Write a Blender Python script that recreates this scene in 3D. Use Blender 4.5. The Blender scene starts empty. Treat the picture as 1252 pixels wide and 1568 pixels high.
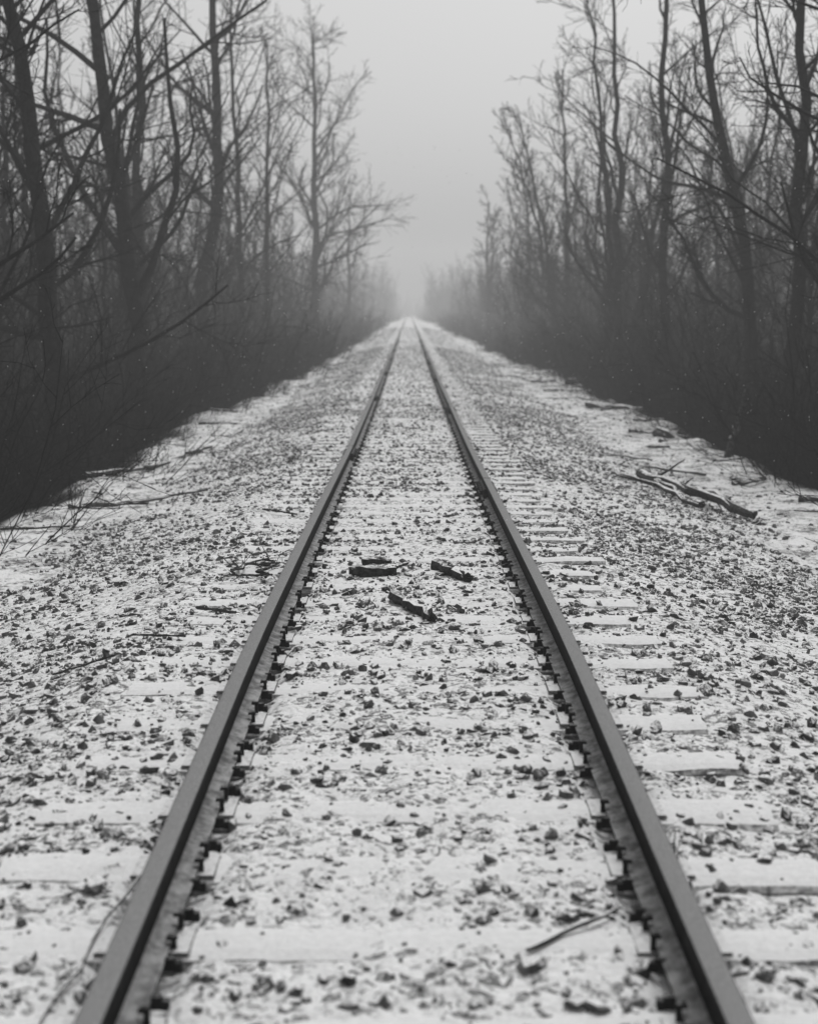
import bpy, math, random
import numpy as np
from mathutils import Vector
rng=np.random.default_rng(7); random.seed(7)
S=bpy.context.scene
def link(o,parent=None):
    S.collection.objects.link(o)
    if parent: o.parent=parent
    return o
def empty(name):
    return link(bpy.data.objects.new(name,None))
def mesh_np(name,V,F,mat=None,smooth=False,attrs=None):
    V=np.asarray(V,dtype=np.float32); F=np.asarray(F,dtype=np.int32)
    me=bpy.data.meshes.new(name); k=F.shape[1]; n=len(F)
    me.vertices.add(len(V)); me.vertices.foreach_set('co',V.ravel())
    me.loops.add(n*k); me.loops.foreach_set('vertex_index',F.ravel())
    me.polygons.add(n); me.polygons.foreach_set('loop_start',np.arange(0,n*k,k,dtype=np.int32))
    me.polygons.foreach_set('use_smooth',np.full(n,smooth,dtype=bool))
    me.update(calc_edges=True)
    if attrs:
        for a,v in attrs.items():
            at=me.attributes.new(a,'FLOAT','POINT'); at.data.foreach_set('value',np.asarray(v,dtype=np.float32))
    if mat: me.materials.append(mat)
    return me
# ---------- noise
_tab=rng.random((256,256))
def vn(x,y,s,o=0):
    x=np.asarray(x,float)*s+o*17.3+1000; y=np.asarray(y,float)*s+o*31.7+1000
    xi=np.floor(x).astype(int); yi=np.floor(y).astype(int); fx=x-xi; fy=y-yi
    fx=fx*fx*(3-2*fx); fy=fy*fy*(3-2*fy)
    g=lambda a,b:_tab[a%256,b%256]
    return ((g(xi,yi)*(1-fx)+g(xi+1,yi)*fx)*(1-fy)+(g(xi,yi+1)*(1-fx)+g(xi+1,yi+1)*fx)*fy)*2-1
def sst(a,b,x):
    t=np.clip((x-a)/(b-a),0,1); return t*t*(3-2*t)
# track grade: slight heave of an old branch line
_gy=np.arange(-50,800,.25)
_gz=np.interp(_gy,[-50,1,3.3,6.3,10,17,32,60,140,800],[-.0,.02,.035,.11,.07,-.03,-.08,-.08,-.02,0])
_k=np.hanning(13); _k/=_k.sum(); _gz=np.convolve(np.pad(_gz,6,mode='edge'),_k,mode='valid')
def tz(y): return np.interp(y,_gy,_gz)
# ---------- terrain function
def edges(y):
    far=sst(15,90,y)
    L=4.25-0.8*far+0.40*vn(0,y,0.22,1)+0.15*vn(0,y,0.9,2)
    R=5.35-0.75*far+0.40*vn(0,y,0.2,3)+0.18*vn(0,y,0.8,4)
    op=sst(215,225,y)*(1-sst(255,265,y))
    return L+op*5,R+op*5
def ground(x,y):
    x=np.asarray(x,float); y=np.asarray(y,float)
    L,R=edges(y)
    bl=3.05+0.15*vn(0,y,.5,5); br=3.5+0.2*vn(0,y,.4,6)
    ax=np.abs(x)
    z=-0.0035+0*x
    z=z-np.where(x<0,.007,.026)*sst(0.8,1.2,ax)
    z=z-np.where(x<0,0.33*np.clip((ax-1.45)/(bl-1.45),0,1),0.37*np.clip((ax-1.45)/(br-1.45),0,1))
    e=np.where(x<0,L,R)
    z=z-1.25*sst(0,2.0,ax-e)-0.5*sst(2,8,ax-e)
    rough=sst(1.3,2.5,ax)
    z=z+0.03*rough*vn(x,y,1.3,7)+0.10*sst(-1.2,.5,ax-e)*vn(x,y,.9,8)+0.25*sst(1,4,ax-e)*vn(x,y,.3,9)
    z=z+0.007*vn(x,y,5,10)+0.008*vn(x,y,15,11)*(ax<5.5)+.003*vn(x,y,2,16)
    z=z+0.02*sst(2.9,3.6,ax)*vn(x,y,4,12)
    fl=sst(.59,.67,ax)*(1-sst(.85,.92,ax)); z=z-.042*fl
    mb=np.where(x<0,1-sst(-.25,.25,ax-bl+0.25*vn(x,y,1.5,13)),1-sst(-.3,.3,ax-br+0.35*vn(x,y,1.2,14)))
    mw=sst(-.05,.35,ax-e+0.3*vn(x,y,1.8,15))
    return z+tz(y),mb,mw
# ---------- materials
def newmat(name):
    m=bpy.data.materials.new(name); m.use_nodes=True; nt=m.node_tree
    b=nt.nodes['Principled BSDF']; b.inputs['Roughness'].default_value=.85
    b.inputs['Specular IOR Level'].default_value=.2
    return m,nt,b
def N(nt,t,**kw):
    n=nt.nodes.new(t)
    for k,v in kw.items():
        if k in n.inputs: n.inputs[k].default_value=v
        else: setattr(n,k,v)
    return n
def noise(nt,scale,detail=3,rough=.6,vec=None):
    n=N(nt,'ShaderNodeTexNoise',Scale=scale,Detail=detail,Roughness=rough)
    if vec: nt.links.new(vec,n.inputs['Vector'])
    return n.outputs['Fac']
def ramp(nt,fac,a,b,ca=0,cb=1):
    r=N(nt,'ShaderNodeMapRange'); r.interpolation_type='SMOOTHSTEP'
    r.inputs['From Min'].default_value=a; r.inputs['From Max'].default_value=b
    r.inputs['To Min'].default_value=ca; r.inputs['To Max'].default_value=cb
    nt.links.new(fac,r.inputs['Value']); return r.outputs['Result']
def math_(nt,op,a,b):
    m=N(nt,'ShaderNodeMath',operation=op)
    for i,v in enumerate((a,b)):
        if isinstance(v,(int,float)): m.inputs[i].default_value=v
        else: nt.links.new(v,m.inputs[i])
    return m.outputs[0]
def mixv(nt,f,a,b):
    m=N(nt,'ShaderNodeMix'); m.data_type='FLOAT'
    for i,v in ((0,f),(2,a),(3,b)):
        if isinstance(v,(int,float)): m.inputs[i].default_value=v
        else: nt.links.new(v,m.inputs[i])
    return m.outputs[0]
def pos(nt): return N(nt,'ShaderNodeNewGeometry').outputs['Position']
SNOW=.80
def snowcap(name,lo,hi,t0,t1,ns=14,cs=20,amp=.5,snow=SNOW,bump=0):
    m,nt,b=newmat(name); g=N(nt,'ShaderNodeNewGeometry'); P=g.outputs['Position']
    sx=N(nt,'ShaderNodeSeparateXYZ'); nt.links.new(g.outputs['Normal'],sx.inputs[0])
    nz=noise(nt,ns,3,.6,P)
    z=math_(nt,'ADD',sx.outputs[2],math_(nt,'MULTIPLY',math_(nt,'SUBTRACT',nz,.5),amp))
    f=ramp(nt,z,t0,t1)
    dark=ramp(nt,noise(nt,cs,4,.65,P),.3,.7,lo,hi)
    sn=ramp(nt,noise(nt,40,3,.6,P),.3,.7,snow*.9,snow)
    v=mixv(nt,f,dark,sn); nt.links.new(v,b.inputs['Base Color'])
    if bump:
        bp=N(nt,'ShaderNodeBump',Strength=bump,Distance=.01); nt.links.new(noise(nt,60,5,.7,P),bp.inputs['Height']); nt.links.new(bp.outputs[0],b.inputs['Normal'])
    return m
def plain(name,lo,hi,cs):
    m,nt,b=newmat(name); P=pos(nt); nt.links.new(ramp(nt,noise(nt,cs,2,.6,P),.3,.7,lo,hi),b.inputs['Base Color']); return m
M_rock=snowcap('ballast_stone',.03,.17,.58,.98,ns=90,cs=11,amp=1.3,bump=.5)
M_tie=snowcap('tie_timber',.10,.26,.35,.88,ns=38,cs=25,amp=1.2,snow=.76,bump=.6)
M_wood=snowcap('dead_wood',.012,.05,.76,.98,ns=16,cs=30,amp=.7,bump=.6)
M_logs=snowcap('snowy_log',.03,.10,.45,.7,ns=6,cs=20,amp=.7,bump=.6)
M_bark=plain('bark',.008,.028,6)
M_twig=plain('twig_bark',.010,.028,3)
M_iron=snowcap('spike_iron',.008,.022,.95,1.2,ns=40,cs=40,amp=.4,snow=.5)
M_plate=snowcap('tie_plate_iron',.10,.2,.45,1.05,ns=38,cs=40,amp=1.3,snow=.70,bump=.5)
for m_ in (M_bark,M_twig): m_.node_tree.nodes['Principled BSDF'].inputs['Specular IOR Level'].default_value=.05
M_rail,nt,b=newmat('rail_steel'); g=N(nt,'ShaderNodeNewGeometry')
sn=N(nt,'ShaderNodeSeparateXYZ'); nt.links.new(g.outputs['Normal'],sn.inputs[0])
at=N(nt,'ShaderNodeAttribute',attribute_name='ph').outputs['Fac']
up=ramp(nt,sn.outputs[2],.55,.95)
high=ramp(nt,at,.10,.14)
topc=ramp(nt,noise(nt,220,6,.9,g.outputs['Position']),.35,.65,.10,.33)
flc=ramp(nt,noise(nt,14,5,.75,g.outputs['Position']),.35,.65,.12,.36)
upc=mixv(nt,high,flc,topc)
side=ramp(nt,noise(nt,30,4,.7,g.outputs['Position']),.3,.7,.004,.016)
nt.links.new(mixv(nt,up,side,upc),b.inputs['Base Color']); b.inputs['Roughness'].default_value=.8; b.inputs['Specular IOR Level'].default_value=.06
# ground
M_gr,nt,b=newmat('snowy_ground'); P=pos(nt)
ab=N(nt,'ShaderNodeAttribute',attribute_name='m_ballast').outputs['Fac']
aw=N(nt,'ShaderNodeAttribute',attribute_name='m_woods').outputs['Fac']
vo=N(nt,'ShaderNodeTexVoronoi',Scale=36); nt.links.new(P,vo.inputs['Vector'])
cell=N(nt,'ShaderNodeSeparateColor'); nt.links.new(vo.outputs['Color'],cell.inputs[0])
cov=math_(nt,'ADD',cell.outputs[0],math_(nt,'MULTIPLY',math_(nt,'SUBTRACT',noise(nt,80,4,.7,P),.5),2.0))
cov=math_(nt,'ADD',cov,math_(nt,'MULTIPLY',math_(nt,'SUBTRACT',noise(nt,2.2,3,.6,P),.5),1.0))
fle=ramp(nt,cov,.62,.94)
stone=ramp(nt,noise(nt,30,3,.6,P),.3,.7,.08,.28)
bsn=ramp(nt,noise(nt,9,4,.7,P),.3,.65,.68,.82)
bal=mixv(nt,fle,bsn,stone)
shn=math_(nt,'ADD',math_(nt,'MULTIPLY',noise(nt,3.0,5,.75,P),.6),math_(nt,'MULTIPLY',noise(nt,22,4,.7,P),.5))
sh=mixv(nt,ramp(nt,shn,.52,.65),.80,.12)
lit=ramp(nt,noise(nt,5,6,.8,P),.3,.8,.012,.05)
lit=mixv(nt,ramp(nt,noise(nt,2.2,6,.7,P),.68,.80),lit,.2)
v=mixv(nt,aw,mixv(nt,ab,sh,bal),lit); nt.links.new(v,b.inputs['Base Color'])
bp=N(nt,'ShaderNodeBump',Strength=.7,Distance=.02)
nt.links.new(math_(nt,'ADD',noise(nt,35,5,.7,P),math_(nt,'MULTIPLY',vo.outputs['Distance'],-.5)),bp.inputs['Height']); nt.links.new(bp.outputs[0],b.inputs['Normal'])
# ---------- ground mesh
xs=np.concatenate([-np.geomspace(300,6.2,40),np.arange(-6,6.01,.035),np.geomspace(6.2,300,40)])
yy=[-40,-20,-10,-5,-2,0,1,1.8]
y=2.2
while y<700: yy.append(y); y+=.022+.0065*y
ys=np.array(yy); X,Y=np.meshgrid(xs,ys); Z,mb,mw=ground(X,Y)
nx,ny=len(xs),len(ys); idx=np.arange(nx*ny).reshape(ny,nx)
F=np.stack([idx[:-1,:-1],idx[:-1,1:],idx[1:,1:],idx[1:,:-1]],-1).reshape(-1,4)
link(bpy.data.objects.new('ground',mesh_np('ground',np.stack([X,Y,Z],-1).reshape(-1,3),F,M_gr,True,{'m_ballast':mb.ravel(),'m_woods':mw.ravel()})))
# ---------- ballast rocks
import bmesh
def rock_templates(n,npts=15):
    out=[]
    for i in range(n):
        bm=bmesh.new(); r=rng.normal(size=(npts,3)); r/=np.linalg.norm(r,axis=1)[:,None]
        r*=np.array([1,.8,.62])*rng.uniform(.8,1.1,(npts,1))
        for p in r: bm.verts.new(p)
        bmesh.ops.convex_hull(bm,input=bm.verts[:])
        bmesh.ops.delete(bm,geom=[v for v in bm.verts if not v.link_faces],context='VERTS')
        bmesh.ops.triangulate(bm,faces=bm.faces[:]); bm.verts.index_update()
        out.append((np.array([v.co[:] for v in bm.verts]),np.array([[v.index for v in f.verts] for f in bm.faces])))
        bm.free()
    return out
T=rock_templates(14)
def randrot(n,tilt):
    a=rng.uniform(0,2*np.pi,n); tx=rng.normal(0,tilt,n); ty=rng.normal(0,tilt,n)
    ca,sa=np.cos(a),np.sin(a); cx,sx=np.cos(tx),np.sin(tx); cy,sy=np.cos(ty),np.sin(ty)
    o=np.zeros(n); l=np.ones(n)
    Rz=np.stack([ca,-sa,o,sa,ca,o,o,o,l],-1).reshape(n,3,3)
    Rx=np.stack([l,o,o,o,cx,-sx,o,sx,cx],-1).reshape(n,3,3)
    Ry=np.stack([cy,o,sy,o,l,o,-sy,o,cy],-1).reshape(n,3,3)
    return Rx@Ry@Rz
TS=.5
ty0=1.7
def rocks(y0,y1,dens,smin,smax,x0=-4.2,x1=4.9):
    n=int((x1-x0)*(y1-y0)*dens); x=rng.uniform(x0,x1,n); y=rng.uniform(y0,y1,n)
    z,mb_,mw_=ground(x,y)
    ontie=(np.abs(((y-ty0)/TS+.5)%1-.5)*TS<.12)&(np.abs(x)<1.33)
    inn=np.abs(x)<.66
    keep=rng.random(n)<np.where(ontie,np.where(inn,.38,np.where(x<0,.40,.20)),np.maximum(mb_,.07))
    clump=vn(x,y,2.0,20)*.6+vn(x,y,.7,21)*.5
    keep&=rng.random(n)<np.clip(.68+.8*clump,.12,1)
    keep&=~((np.abs(np.abs(x)-.7525)<.11))
    x,y,z,ontie=x[keep],y[keep],z[keep],ontie[keep]; n=len(x)
    s=smin+(smax-smin)*rng.random(n)**2.9
    z=z+s*rng.uniform(-.40,.25,n)
    s=np.where(ontie,s*.8,s); z=np.where(ontie,np.maximum(z,tz(y)-.2*s),z)
    return x,y,z,s
parts=[rocks(2.0,12,620,.010,.045),rocks(12,30,430,.013,.047),rocks(30,75,130,.022,.05),rocks(75,160,20,.035,.06)]
x,y,z,s=[np.concatenate(a) for a in zip(*parts)]
n=len(x); R=randrot(n,.6); tid=rng.integers(0,len(T),n); VV=[];FF=[];off=0
for t,(tv,tf) in enumerate(T):
    m=tid==t; k=m.sum()
    v=np.einsum('nij,vj->nvi',R[m],tv)*s[m][:,None,None]+np.stack([x[m],y[m],z[m]],-1)[:,None,:]
    f=tf[None]+(np.arange(k)*len(tv))[:,None,None]+off
    VV.append(v.reshape(-1,3)); FF.append(f.reshape(-1,3)); off+=k*len(tv)
link(bpy.data.objects.new('ballast_gravel',mesh_np('ballast_gravel',np.concatenate(VV),np.concatenate(FF),M_rock)))
# ---------- track
track=empty('railroad_track')
def boxes(cs,hs,taper=1.0):
    cs=np.asarray(cs,float); hs=np.asarray(hs,float)
    if hs.ndim==1: hs=np.tile(hs,(len(cs),1))
    u=np.array([[-1,-1,-1],[1,-1,-1],[1,1,-1],[-1,1,-1],[-1,-1,1],[1,-1,1],[1,1,1],[-1,1,1]],float)
    u2=u.copy(); u2[4:,:2]*=taper
    V=(cs[:,None]+u2[None]*hs[:,None]).reshape(-1,3)
    f=np.array([[0,3,2,1],[4,5,6,7],[0,1,5,4],[1,2,6,5],[2,3,7,6],[3,0,4,7]])
    F=(f[None]+8*np.arange(len(cs))[:,None,None]).reshape(-1,4)
    return V,F
def lift(cs):
    cs=np.array(cs,float); cs[:,2]+=tz(cs[:,1]); return cs
def rail_dev(y): return 0.006*vn(0,y,.12,30)*sst(5,20,y)
prof=np.array([[-.115,-.14],[-.120,-.026],[-.106,-.008],[-.05,.0],[0,.001],[.05,.0],[.106,-.008],[.120,-.026],[.115,-.14]])
VV=[];FF=[];off=0
ty=ty0-2.0
tieY=[]
while ty<330:
    half=1.30+rng.uniform(-.07,.08); sh=rng.uniform(-.04,.04); rot=rng.normal(0,.010)
    m=40 if ty<40 else 6
    xx=np.linspace(-half,half,m)+sh
    A=np.zeros((m,9,3)); A[:,:,0]=xx[:,None]; w=rng.uniform(.85,1.05)
    A[:,:,1]=ty+prof[None,:,0]*w+rot*xx[:,None]; A[:,:,2]=prof[None,:,1]+rng.uniform(-.005,.001)+tz(ty+prof[None,:,0])+rng.normal(0,.002)*xx[:,None]
    A[:,1:8,2]+=.005*vn(A[:,1:8,0],A[:,1:8,1],5,31); A[:,:,1]+=.012*vn(A[:,:,0],A[:,:,1],3.5,32)+.008*vn(A[:,:,0],A[:,:,1],14,33)
    A[0,:,0]+=rng.uniform(-.01,.01,9); A[-1,:,0]+=rng.uniform(-.01,.01,9)
    i=np.arange(m*9).reshape(m,9)+off
    f=np.stack([i[:-1,:-1],i[1:,:-1],i[1:,1:],i[:-1,1:]],-1).reshape(-1,4)
    VV.append(A.reshape(-1,3)); FF.append(f)
    for e,fl in ((0,0),(m-1,1)):
        for a in ((0,1,7,8),(1,2,6,7),(2,3,5,6)):
            q=[i[e,j] for j in a]; FF.append(np.array([q[::-1] if fl else q]))
    off+=m*9; tieY.append(ty); ty+=TS+rng.normal(0,.012)
tieY=np.array(tieY)
link(bpy.data.objects.new('wooden_ties',mesh_np('ties',np.concatenate(VV),np.concatenate(FF),M_tie)),track)
zb=.010
half=[(.070,0),(.070,.011),(.030,.022),(.011,.032),(.008,.05),(.008,.11),(.012,.122),(.034,.130),(.0365,.136),(.0365,.158),(.031,.166),(.018,.1685),(0,.169)]
pr=[(a,c) for a,c in half]+[(-a,c) for a,c in half[::-1][1:]]
pr=np.array(pr)
ry=np.concatenate([np.arange(-3,40,.25),np.arange(40,340,1.5)])
for nm,sx in (('left_rail',-1),('right_rail',1)):
    A=np.zeros((len(ry),len(pr),3)); A[:,:,0]=sx*.7525+pr[None,:,0]+rail_dev(ry)[:,None]
    A[:,:,1]=ry[:,None]; A[:,:,2]=pr[None,:,1]+zb+tz(ry)[:,None]
    ph=np.tile(pr[None,:,1],(len(ry),1)).ravel()
    i=np.arange(A[:,:,0].size).reshape(len(ry),len(pr))
    F=np.stack([i[:-1,:-1],i[:-1,1:],i[1:,1:],i[1:,:-1]],-1).reshape(-1,4)[:,::-1]
    link(bpy.data.objects.new(nm,mesh_np(nm,A.reshape(-1,3),F,M_rail,False,{'ph':ph})),track)
near=tieY[tieY<90]
pc=[];sp=[];sh_=[];an=[];anh=[]
for t in near:
    for sx in (-1,1):
        cx=sx*.7525+rail_dev(t)
        pc.append((cx+sx*.01,t,.0025))
        for side in (-1,1):
            for dy in (-.055,.06):
                if rng.random()<.12: continue
                ex=cx+side*.078; yy_=t+dy+rng.normal(0,.008)
                lf=rng.uniform(0,.015)
                sp.append((ex,yy_,.020+lf)); sh_.append((.008,.008,.022))
                sp.append((ex-side*.006,yy_,.042+lf)); sh_.append((.016,.011,.006))
            if t<60:
              for dy in (-.15,.15):
                if rng.random()<.12: continue
                dx=rng.uniform(-.006,.012)
                an.append((cx+side*(.076+dx),t+dy,.010)); anh.append((.018,.010,.018))
                an.append((cx+side*(.098+dx),t+dy+.006,.002)); anh.append((.010,.014,.013))
V,F=boxes(lift(pc),(.135,.085,.0045),.97); link(bpy.data.objects.new('tie_plates',mesh_np('tie_plates',V,F,M_plate)),track)
V,F=boxes(lift(sp),sh_,.8); link(bpy.data.objects.new('spikes',mesh_np('spikes',V,F,M_iron)),track)
V,F=boxes(lift(an),anh,.8); link(bpy.data.objects.new('rail_anchors',mesh_np('rail_anchors',V,F,M_iron)),track)
jb=[];jh=[]
for sx,j0 in ((-1,17.2),(1,13.4)):
    j=j0
    while j<120:
        cx=sx*.7525+rail_dev(j)
        for side in (-1,1):
            for q in (-.345,-.115,.115,.345): jb.append((cx+side*.030,j+q,.075)); jh.append((.022,.115,.045))
            for k in (-.38,-.22,-.07,.07,.22,.38):
                jb.append((cx+side*.066,j+k,.085)); jh.append((.018,.019,.019))
        jb.append((cx,j,.1795)); jh.append((.036,.008,.0015))
        j+=11.9
V,F=boxes(lift(jb),jh,.9); link(bpy.data.objects.new('joint_bars',mesh_np('joint_bars',V,F,M_iron)),track)
# ---------- tubes
class Tubes:
    def __init__(s): s.V=[];s.F=[];s.n=0
    def add(s,P,r,k):
        P=np.asarray(P,float); r=np.asarray(r,float); n=len(P)
        t=np.gradient(P,axis=0); t/=np.linalg.norm(t,axis=1)[:,None]+1e-9
        ref=np.eye(3)[np.argmin(np.abs(t.mean(0)))]
        u=np.cross(t,ref); u/=np.linalg.norm(u,axis=1)[:,None]+1e-9; w=np.cross(t,u)
        a=np.arange(k)*2*np.pi/k
        V=P[:,None]+r[:,None,None]*(np.cos(a)[None,:,None]*u[:,None]+np.sin(a)[None,:,None]*w[:,None])
        i=np.arange(n*k).reshape(n,k)+s.n; j=np.roll(i,-1,axis=1)
        s.V.append(V.reshape(-1,3)); s.F.append(np.stack([i[:-1],j[:-1],j[1:],i[1:]],-1).reshape(-1,4)); s.n+=n*k
    def arr(s): return np.concatenate(s.V),np.concatenate(s.F)
    def mesh(s,name,mat,smooth=True):
        V,F=s.arr(); return mesh_np(name,V,F,mat,smooth)
def unit(v): return v/(np.linalg.norm(v)+1e-9)
def chain(p,d,L,r,n,wob,trop,rr,tip=.35):
    P=[p];D=[];d=unit(d)
    for i in range(n):
        d=unit(d+rr.normal(0,wob,3)+np.array([0,0,trop])); p=p+d*L/n; P.append(p); D.append(d)
    rad=r*np.linspace(1,tip,n+1); return np.array(P),rad,D
def side_dir(d,ang,rr,bias=None):
    v=rr.normal(0,1,3); v=unit(v-d*np.dot(v,d))
    if bias is not None: v=unit(v+bias); v=unit(v-d*np.dot(v,d))
    return unit(d*math.cos(ang)+v*math.sin(ang))
def branch(T_,P,rad,D,L,level,cfg,rr,bias=None):
    c=cfg[level]; n=len(D)
    for q in range(c['n']):
        f=c['s']+(1-c['s'])*(q+rr.random())/c['n']; k=min(int(f*n),n-1); fr=f*n-k
        p=P[k]*(1-fr)+P[k+1]*fr; r0=rad[k]*(1-fr)+rad[k+1]*fr
        Lc=L*c['l']*(1.15-.75*f*c.get('tp',1))*rr.uniform(.5,1.35)
        d=side_dir(D[k],c['a']*rr.uniform(.6,1.4),rr,bias)
        rc=max(r0*c['r']*rr.uniform(.6,1.1),c['min'])
        P2,r2,D2=chain(p,d,Lc,rc,c['seg'],c['w'],c['t'],rr,.3)
        r2=np.maximum(r2,c['min']*.7)
        T_.add(P2,r2,c['k'])
        if level+1<len(cfg): branch(T_,P2,r2,D2,Lc,level+1,cfg,rr,bias*.5 if bias is not None else None)
def tree(path,r,seed,crown=.35,nb=16,ang=.75,bias=None,mn=.006,l1=.32,sub=7,tw=6,trop=.07,stems=1):
    rr=np.random.default_rng(seed); T_=Tubes()
    path=np.array(path,float)
    for st in range(stems):
        pp=path.copy()
        if st:
            a=rr.uniform(0,6.28)
            sp_=np.linspace(0,1,len(pp))**1.1*rr.uniform(.7,1.6)*1.6
            pp[:,0]+=np.cos(a)*sp_+.12*math.cos(a); pp[:,1]+=np.sin(a)*sp_
            pp[:,2]=pp[0,2]+(pp[:,2]-pp[0,2])*rr.uniform(.75,1.0)
        n=16; seg=np.r_[0,np.cumsum(np.linalg.norm(np.diff(pp,axis=0),axis=1))]; t=np.linspace(0,seg[-1],n+1)
        P=np.stack([np.interp(t,seg,pp[:,k]) for k in range(3)],-1)
        Q=P.copy(); Q[1:-1]=(P[:-2]+2*P[1:-1]+P[2:])/4
        Q[1:,:2]+=rr.normal(0,.07,(n,2)); P=Q
        L=seg[-1]; rs=r*(.75 if st else 1)
        rad=rs*(1-.82*np.linspace(0,1,n+1)**.9); rad[0]*=1.35
        T_.add(P,rad,8 if r>.08 else 5)
        D=[unit(P[i+1]-P[i]) for i in range(n)]
        cfg=[dict(n=nb,s=crown,l=l1,a=ang,r=.5,min=mn*2.0,seg=7,w=.17,t=trop,k=4),
             dict(n=sub,s=.12,l=.48,a=.75,r=.55,min=mn*1.3,seg=4,w=.2,t=.06,k=3),
             dict(n=tw,s=.1,l=.5,a=.65,r=.6,min=mn,seg=2,w=.2,t=.05,k=3)]
        branch(T_,P,rad,D,L,0,cfg,rr,bias)
    return T_
G=lambda x,y: float(ground(x,y)[0])
def hero(name,path,r,seed,**kw):
    path=[tuple(p) for p in path]; b0=path[0]; path[0]=(b0[0],b0[1],G(b0[0],b0[1])-.15)
    T_=tree(path,r,seed,**kw)
    return link(bpy.data.objects.new(name,T_.mesh(name,M_bark)))
B=np.array
hero('bare_tree',[(-5.95,23,0),(-6.0,23,1.8),(-6.15,23,5),(-6.5,23,7.2),(-6.8,23.2,12)],.22,1,crown=.15,nb=26,bias=B([.3,0,.1]),l1=.27,ang=.9,tw=9)
hero('bare_tree',[(-5.7,29,0),(-5.85,29,3),(-6.3,29,6),(-6.5,29,8.5),(-5.9,29,14)],.23,2,crown=.2,nb=26,bias=B([.5,0,.1]),l1=.32,ang=.85,tw=9)
hero('bare_tree',[(-6.6,44,0),(-6.6,44,.5),(-6.45,44,3.4),(-5.95,44,5.2),(-5.87,44,6.4),(-6.1,44,9),(-6.1,44,16)],.27,3,crown=.3,nb=24,bias=B([.4,0,.1]),l1=.30)
hero('bare_tree',[(-5.7,84,0),(-5.6,84,8),(-5.7,84,18)],.32,4,crown=.2,nb=32,l1=.38,mn=.012,sub=10,tw=8,ang=.85,bias=B([.25,0,0]))
hero('bare_tree',[(-6.3,60,0),(-6.1,60,6),(-5.9,60,13)],.18,5,crown=.3,nb=20,mn=.010)
hero('bare_tree',[(-7.0,36,0),(-7.0,36,5),(-6.6,36,14)],.18,6,crown=.3,nb=20,bias=B([.3,0,0]))
hero('bare_tree',[(-5.6,128,0),(-5.5,128,6),(-5.4,128,12.5)],.25,7,crown=.2,nb=20,mn=.016,l1=.34)
hero('bare_tree',[(-5.6,17.5,0),(-5.7,17.5,1.4),(-6.3,17.5,4),(-6.9,17.5,9)],.14,8,crown=.2,nb=20,bias=B([.3,0,0]),tw=9,l1=.28)
hero('bare_tree',[(-7.2,15.5,0),(-5.6,15.9,1.6),(-4.9,16.2,2.3),(-4.4,16.5,2.7),(-4.1,16.9,3.0)],.09,9,crown=.3,nb=10,l1=.24,bias=B([.1,0,.4]))
hero('bare_tree',[(-6.4,52,0),(-6.3,52,6),(-6.6,52,14)],.17,10,crown=.3,nb=18,mn=.009)
hero('bare_tree',[(6.9,45,0),(6.7,45,6),(6.4,45,13)],.19,21,crown=.2,nb=18,bias=B([-.4,0,.2]),ang=.6,stems=3,mn=.008,l1=.28)
hero('bare_tree',[(7.0,38,0),(6.9,38,5),(6.7,38,14)],.17,22,crown=.25,nb=20,ang=.6,bias=B([-.1,0,.2]),l1=.27)
hero('bare_tree',[(7.6,30,0),(7.2,30,3.5),(6.3,30,7),(5.8,30,12)],.19,23,crown=.25,nb=24,bias=B([-.2,0,.1]),tw=9,l1=.27)
hero('bare_tree',[(7.3,26,0),(7.2,26,4),(7.2,26,13)],.17,24,crown=.25,nb=22,bias=B([-.2,0,.1]),tw=9,l1=.27)
hero('bare_tree',[(7.6,66,0),(7.4,66,7),(7.2,66,13)],.19,25,crown=.2,nb=22,stems=3,ang=.5,mn=.012,bias=B([-.3,0,.3]),l1=.26)
hero('bare_tree',[(7.2,125,0),(7.1,125,5),(7.0,125,11.5)],.24,26,crown=.2,nb=20,stems=2,ang=.5,mn=.016)
hero('bare_tree',[(6.8,20,0),(6.7,20,3),(6.4,20,6),(5.9,20,10)],.13,27,crown=.2,nb=22,bias=B([-.4,0,0]),l1=.34,ang=.95,tw=9)
hero('bare_tree',[(7.4,86,0),(7.3,86,7),(7.0,86,11)],.2,28,crown=.2,nb=18,stems=2,mn=.012,ang=.55,bias=B([-.3,0,.2]))
# ---- woodland: merged stands (each stand = a 14 m square of trees, saplings and brush)
def mk(H0,H1,r0,r1,seed,**kw):
    H=random.uniform(H0,H1)
    return tree([(0,0,-.4),(random.uniform(-.5,.5),0,H*.5),(random.uniform(-1,1),random.uniform(-.5,.5),H)],random.uniform(r0,r1),seed,**kw).arr()
tA=[mk(10,16,.08,.17,100+i,crown=.25,nb=14,mn=.010,sub=6,tw=5,ang=.55,l1=.25) for i in range(8)]
sA=[mk(5,9,.03,.055,200+i,crown=.06,nb=14,mn=.010,sub=5,tw=3,ang=.55,l1=.30) for i in range(8)]
def brush_arr(seed,n,h,n1,n2,mn,seg=3,spread=1.1):
    rr=np.random.default_rng(seed); T_=Tubes()
    for i in range(n):
        p=B([rr.uniform(-spread,spread),rr.uniform(-spread,spread),-.15]); L=h*rr.uniform(.4,1.25)
        P,r,D=chain(p,B([rr.normal(0,.35),rr.normal(0,.35),1]),L,mn*rr.uniform(1.5,3),4,.15,-.01,rr)
        T_.add(P,r,3)
        branch(T_,P,r,D,L,0,[dict(n=n1,s=.12,l=.45,a=.8,r=.6,min=mn,seg=seg,w=.22,t=0,k=3)]+([dict(n=n2,s=.2,l=.5,a=.7,r=.7,min=mn*.9,seg=2,w=.2,t=0,k=3)] if n2 else []),rr)
    return T_.arr()
bN=[brush_arr(300+i,20,2.6,6,3,.0045) for i in range(6)]
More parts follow.
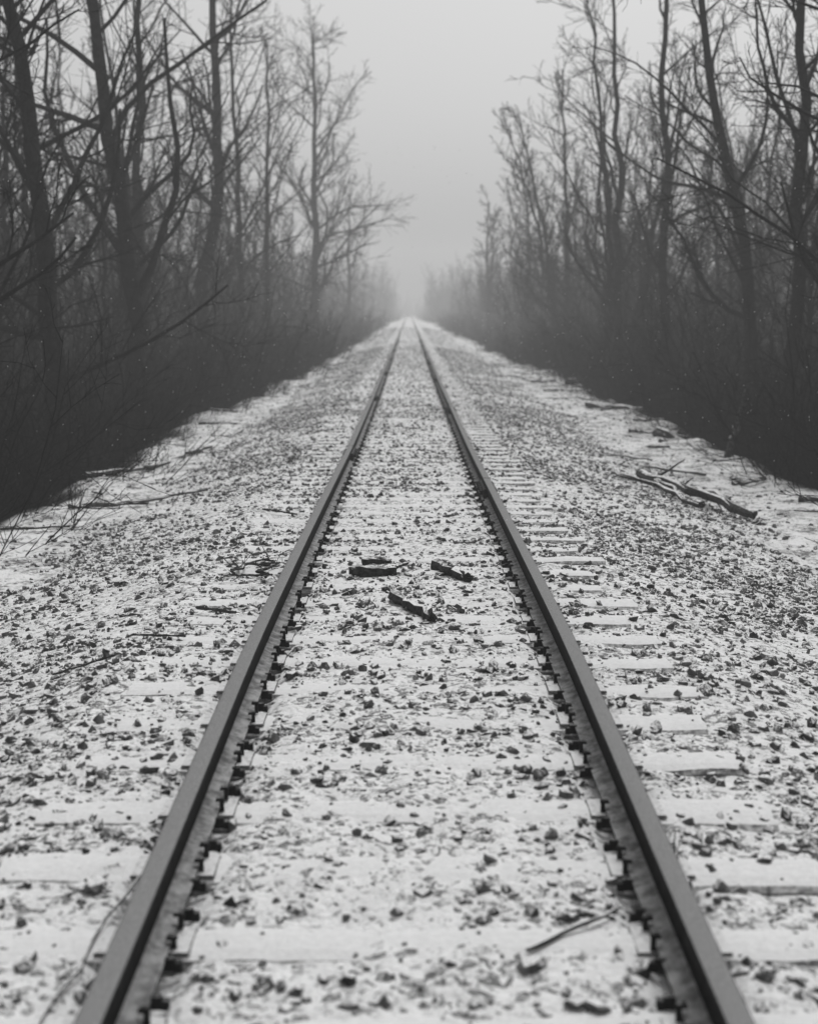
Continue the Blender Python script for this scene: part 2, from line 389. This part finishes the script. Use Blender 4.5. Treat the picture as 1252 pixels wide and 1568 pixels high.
bF=[brush_arr(400+i,18,2.9,7,0,.013,2,1.4) for i in range(5)]
def place(lst,items,smin,smax,zf,tilt=.04):
    for (x,y) in items:
        V,F=random.choice(lst); s=random.uniform(smin,smax); a=random.uniform(0,6.28); ca,sa=math.cos(a),math.sin(a)
        W=np.empty_like(V); sz=s*random.uniform(.85,1.2)
        W[:,0]=(V[:,0]*ca-V[:,1]*sa)*s+x+random.gauss(0,tilt)*V[:,2]; W[:,1]=(V[:,0]*sa+V[:,1]*ca)*s+y+random.gauss(0,tilt)*V[:,2]; W[:,2]=V[:,2]*sz+zf(x,y)
        yield W,F
def merge(gens,name,mat):
    VV=[];FF=[];o=0
    for g in gens:
        for V,F in g: VV.append(V.astype(np.float32)); FF.append(F+o); o+=len(V)
    return mesh_np(name,np.concatenate(VV),np.concatenate(FF),mat,True)
CS=14.
rp=lambda n,h=CS/2-.4:[(random.uniform(-h,h),random.uniform(-h,h)) for _ in range(n)]
z0=lambda x,y:-.1
stands=[merge([place(tA,rp(19),.65,1.15,z0,.05),place(sA,rp(64),.5,1.1,z0,.09),place(bF,rp(64),.8,1.4,z0)],'stand_mesh',M_bark) for _ in range(4)]
wood=empty('woodland')
def stand(cx,cy,sc=1.):
    o=bpy.data.objects.new('stand',random.choice(stands)); o.location=(cx,cy,-1.92); o.rotation_euler=(0,0,random.randint(0,3)*math.pi/2)
    o.scale=(1,1,sc); link(o,wood)
def farscale(y): return 1-.42*float(sst(60,140,y))+.38*float(sst(215,270,y))
for side in (-1,1):
    for r_ in range(30):
        cy=8+CS*(r_+.5)
        off0=7.2 if side<0 else 7.9
        if cy>266: off0=3.6 if side<0 else 4.2
        for c_ in range(4 if r_<8 else (3 if r_<22 else 2)):
            if c_==0 and 214<cy<266: continue
            stand(side*(off0+CS*(c_+.5)),cy,farscale(cy)*random.uniform(.88,1.1))
for i in range(-3,4): stand(i*CS,8+CS*30.5,.6)
def edgepts(n,y0,y1,l0,l1,pw=1.):
    o=[]
    for _ in range(n):
        side=random.choice((-1,1)); y=random.uniform(y0,y1); L_,R_=edges(y); e=float(L_ if side<0 else R_)
        o.append((side*(e+l0+random.random()**pw*(l1-l0)),y))
    return o
gz=lambda x,y:G(x,y)-.05
link(bpy.data.objects.new('brush_thicket',merge([place(bN,edgepts(640,7,60,.7,4.0,1.2),.45,1.15,gz),place(bF,edgepts(500,50,260,.6,4.2),.5,1.0,gz)],'brush_thicket',M_twig)))
link(bpy.data.objects.new('sapling_understory',merge([place(sA,edgepts(130,13,70,1.8,4.0),.4,1.1,gz,.08),place(sA,edgepts(90,70,220,1.6,4.0),.5,1.0,gz,.08)],'sapling_understory',M_twig)))
link(bpy.data.objects.new('woodland_edge_trees',merge([place([(V*B([.7,.7,.8]),F) for V,F in tA],edgepts(20,22,60,2.6,4.2)+edgepts(26,60,200,2.6,4.2),.75,1.0,gz,.03)],'woodland_edge_trees',M_bark)))
# ---------- dead wood
def stick(name,a,b_,r,mat,seed,zoff=0,k=8,n=9,bend=.04,za=None,zb_=None,twigs=0,tl=.25):
    rr=np.random.default_rng(seed); T_=Tubes()
    za=G(*a) if za is None else za+float(tz(a[1])); zb_=G(*b_) if zb_ is None else zb_+float(tz(b_[1]))
    a=B([a[0],a[1],za+zoff]); b_=B([b_[0],b_[1],zb_+zoff])
    L=np.linalg.norm(b_-a); t=np.linspace(0,1,n)
    P=a+(b_-a)*t[:,None]; P[1:-1]+=rr.normal(0,bend*L*.4,(n-2,3))*B([1,1,.25])
    rad=r*(1-.25*t)*rr.uniform(.8,1.2,n)
    P=np.vstack([P[0]-(P[1]-P[0])*.02,P,P[-1]+(P[-1]-P[-2])*.02]); rad=np.r_[r*.15,rad,r*.12]
    T_.add(P,rad,k); T_.V[-1]=T_.V[-1]+rr.normal(0,r*.12,T_.V[-1].shape)
    if twigs:
        D=[unit(P[i+1]-P[i]) for i in range(len(P)-1)]
        branch(T_,P,rad,D,L,0,[dict(n=twigs,s=.2,l=tl,a=.6,r=.35,min=.003,seg=4,w=.15,t=-.04,k=4)],rr)
    return link(bpy.data.objects.new(name,T_.mesh(name,mat,False)))
stick('wood_chunk',(-.40,8.95),(-.10,9.02),.042,M_wood,1,.025,za=0,zb_=0)
stick('wood_chunk',(-.10,9.02),(-.02,9.2),.014,M_wood,11,.05,za=0,zb_=0)
stick('wood_chunk',(-.34,9.45),(-.14,9.5),.024,M_wood,2,.015,za=0,zb_=0)
stick('wood_chunk',(.18,9.26),(.37,8.76),.040,M_wood,3,.025,za=0,zb_=0)
stick('wood_chunk',(-.10,8.16),(.12,7.52),.038,M_wood,4,.025,za=0,zb_=0,bend=.04)
stick('stick',(.32,3.62),(.61,3.86),.007,M_wood,5,.012,za=0,zb_=.01,k=5,n=6)
stick('stick',(-1.79,6.62),(-1.50,6.74),.006,M_wood,6,.03,k=5,twigs=2)
for i in range(6):
    stick('fallen_twig',(-1.02+rng.uniform(-.2,.12),9.0+rng.uniform(-.6,.4)),(-1.02+rng.uniform(-.3,.2),9.1+rng.uniform(-.4,.7)),.008,M_wood,40+i,.04,k=4,twigs=3,bend=.15,tl=.3)
stick('fallen_twig',(-1.25,7.8),(-1.0,7.65),.011,M_wood,7,.04,k=5,twigs=3)
stick('fallen_twig',(-1.5,7.2),(-1.2,7.1),.007,M_wood,17,.03,k=5,twigs=2)
stick('stick',(-1.33,12.2),(-1.0,11.9),.01,M_wood,18,.03,k=5)
stick('stick',(.88,4.35),(.75,3.4),.008,M_wood,19,.02,k=5,za=.03,zb_=.02)
stick('stick',(-.98,2.9),(-.86,4.1),.006,M_wood,20,.015,k=5,za=.0,zb_=.0,bend=.03)
stick('fallen_branch',(2.7,17.9),(3.2,15.0),.035,M_wood,8,.05,twigs=4,tl=.15)
stick('fallen_branch',(3.02,17.8),(3.62,14.2),.055,M_wood,9,.07,twigs=5,tl=.12)
stick('fallen_branch',(3.1,17.0),(3.3,15.3),.05,M_wood,10,.05)
stick('fallen_branch',(3.25,17.2),(3.75,15.9),.04,M_logs,12,.05)
stick('fallen_log',(4.6,25.6),(5.95,25.2),.10,M_logs,13,.10)
stick('fallen_log',(5.0,43),(5.4,44.5),.13,M_logs,14,.1)
stick('broken_sapling',(5.0,21.5),(5.3,21.6),.055,M_logs,15,0,za=-.6,zb_=.66,twigs=3,tl=.2)
stick('fallen_log',(4.3,33),(5.3,31),.08,M_logs,16,.08)
stick('fallen_branch',(-3.75,19.3),(-3.2,22),.04,M_logs,21,.06,twigs=6)
stick('fallen_branch',(-4.2,17.5),(-3.7,18.8),.03,M_logs,22,.08,twigs=5)
stick('fallen_branch',(-5.3,17.2),(-4.5,18),.05,M_logs,23,.05,twigs=3)
for i in range(90):
    sd=1 if rng.random()<.75 else -1
    y0=rng.uniform(12,60); L_,R_=edges(y0); e=float(R_ if sd>0 else L_)
    x0=sd*(e-rng.uniform(-.5,1.5 if sd>0 else .7)); a=rng.uniform(0,3.14); l=rng.uniform(.3,1.1)
    stick('fallen_branch',(x0,y0),(x0+l*math.cos(a),y0+l*math.sin(a)),rng.uniform(.010,.04),M_logs if rng.random()<.4 else M_wood,60+i,.03,k=5,twigs=3)
# ---------- falling snow
n=3600
yv=7+rng.random(n)**.7*40; c=np.stack([rng.uniform(-.32,.32,n)*yv,yv,rng.uniform(-1,.5,n)*.26*yv+1.8],-1)
c=c[c[:,2]>-.3]; n=len(c)
o6=np.array([[1,0,0],[0,1,0],[-1,0,0],[0,-1,0],[.8,0,2.2],[-.8,0,-2.2]],float)
f8=np.array([[0,1,4],[1,2,4],[2,3,4],[3,0,4],[1,0,5],[2,1,5],[3,2,5],[0,3,5]])
s=rng.uniform(.0018,.0042,n)*np.clip(c[:,1]/15,.6,1.5)
V=(c[:,None]+o6[None]*s[:,None,None]).reshape(-1,3); F=(f8[None]+6*np.arange(n)[:,None,None]).reshape(-1,3)
M_fl,nt,b=newmat('snowflake'); b.inputs['Base Color'].default_value=(.85,.85,.85,1)
link(bpy.data.objects.new('falling_snow',mesh_np('falling_snow',V,F,M_fl)))
# ---------- fog
V,F=boxes([(0,230,10)],(170,330,16)); me=mesh_np('glowing_fog',V,F)
m=bpy.data.materials.new('glowing_fog'); m.use_nodes=True; nt=m.node_tree; nt.nodes.clear()
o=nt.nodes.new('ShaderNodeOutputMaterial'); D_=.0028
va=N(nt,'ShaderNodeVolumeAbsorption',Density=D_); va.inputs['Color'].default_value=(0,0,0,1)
ve=N(nt,'ShaderNodeEmission',Strength=D_*.60)  # even haze glow emitted by the volume itself, standing in for scattered light
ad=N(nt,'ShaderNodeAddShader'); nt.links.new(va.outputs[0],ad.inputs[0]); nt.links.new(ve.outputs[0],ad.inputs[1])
nt.links.new(ad.outputs[0],o.inputs['Volume']); me.materials.append(m); link(bpy.data.objects.new('glowing_fog',me))
# ---------- world
w=bpy.data.worlds.new('World'); S.world=w; w.use_nodes=True; nt=w.node_tree
sky=nt.nodes.new('ShaderNodeTexSky'); sky.sky_type='NISHITA'; sky.sun_disc=False
EL,RO=math.radians(60),math.radians(20)
sky.sun_elevation=EL; sky.sun_rotation=RO; sky.dust_density=5; sky.air_density=1.5
bw=nt.nodes.new('ShaderNodeRGBToBW'); nt.links.new(sky.outputs[0],bw.inputs[0]); bg=nt.nodes['Background']; nt.links.new(bw.outputs[0],bg.inputs[0]); bg.inputs[1].default_value=.120
L=bpy.data.lights.new('sun','SUN'); L.energy=1.1; L.angle=math.radians(25); so=link(bpy.data.objects.new('sun',L))
d=Vector((math.sin(RO)*math.cos(EL),math.cos(RO)*math.cos(EL),math.sin(EL))); so.rotation_euler=d.to_track_quat('Z','Y').to_euler()
# ---------- camera
c=bpy.data.cameras.new('camera'); co=link(bpy.data.objects.new('camera',c)); co.location=(-.012,0,1.835)
c.sensor_fit='VERTICAL'; c.sensor_height=36; c.lens=48; c.clip_end=2000; c.clip_start=.05
co.rotation_euler=(math.radians(90-8.38),0,0)
c.dof.use_dof=True; c.dof.focus_distance=8.6; c.dof.aperture_fstop=2.0
S.camera=co
S.view_settings.view_transform='Standard'; S.view_settings.look='None'; S.view_settings.exposure=0
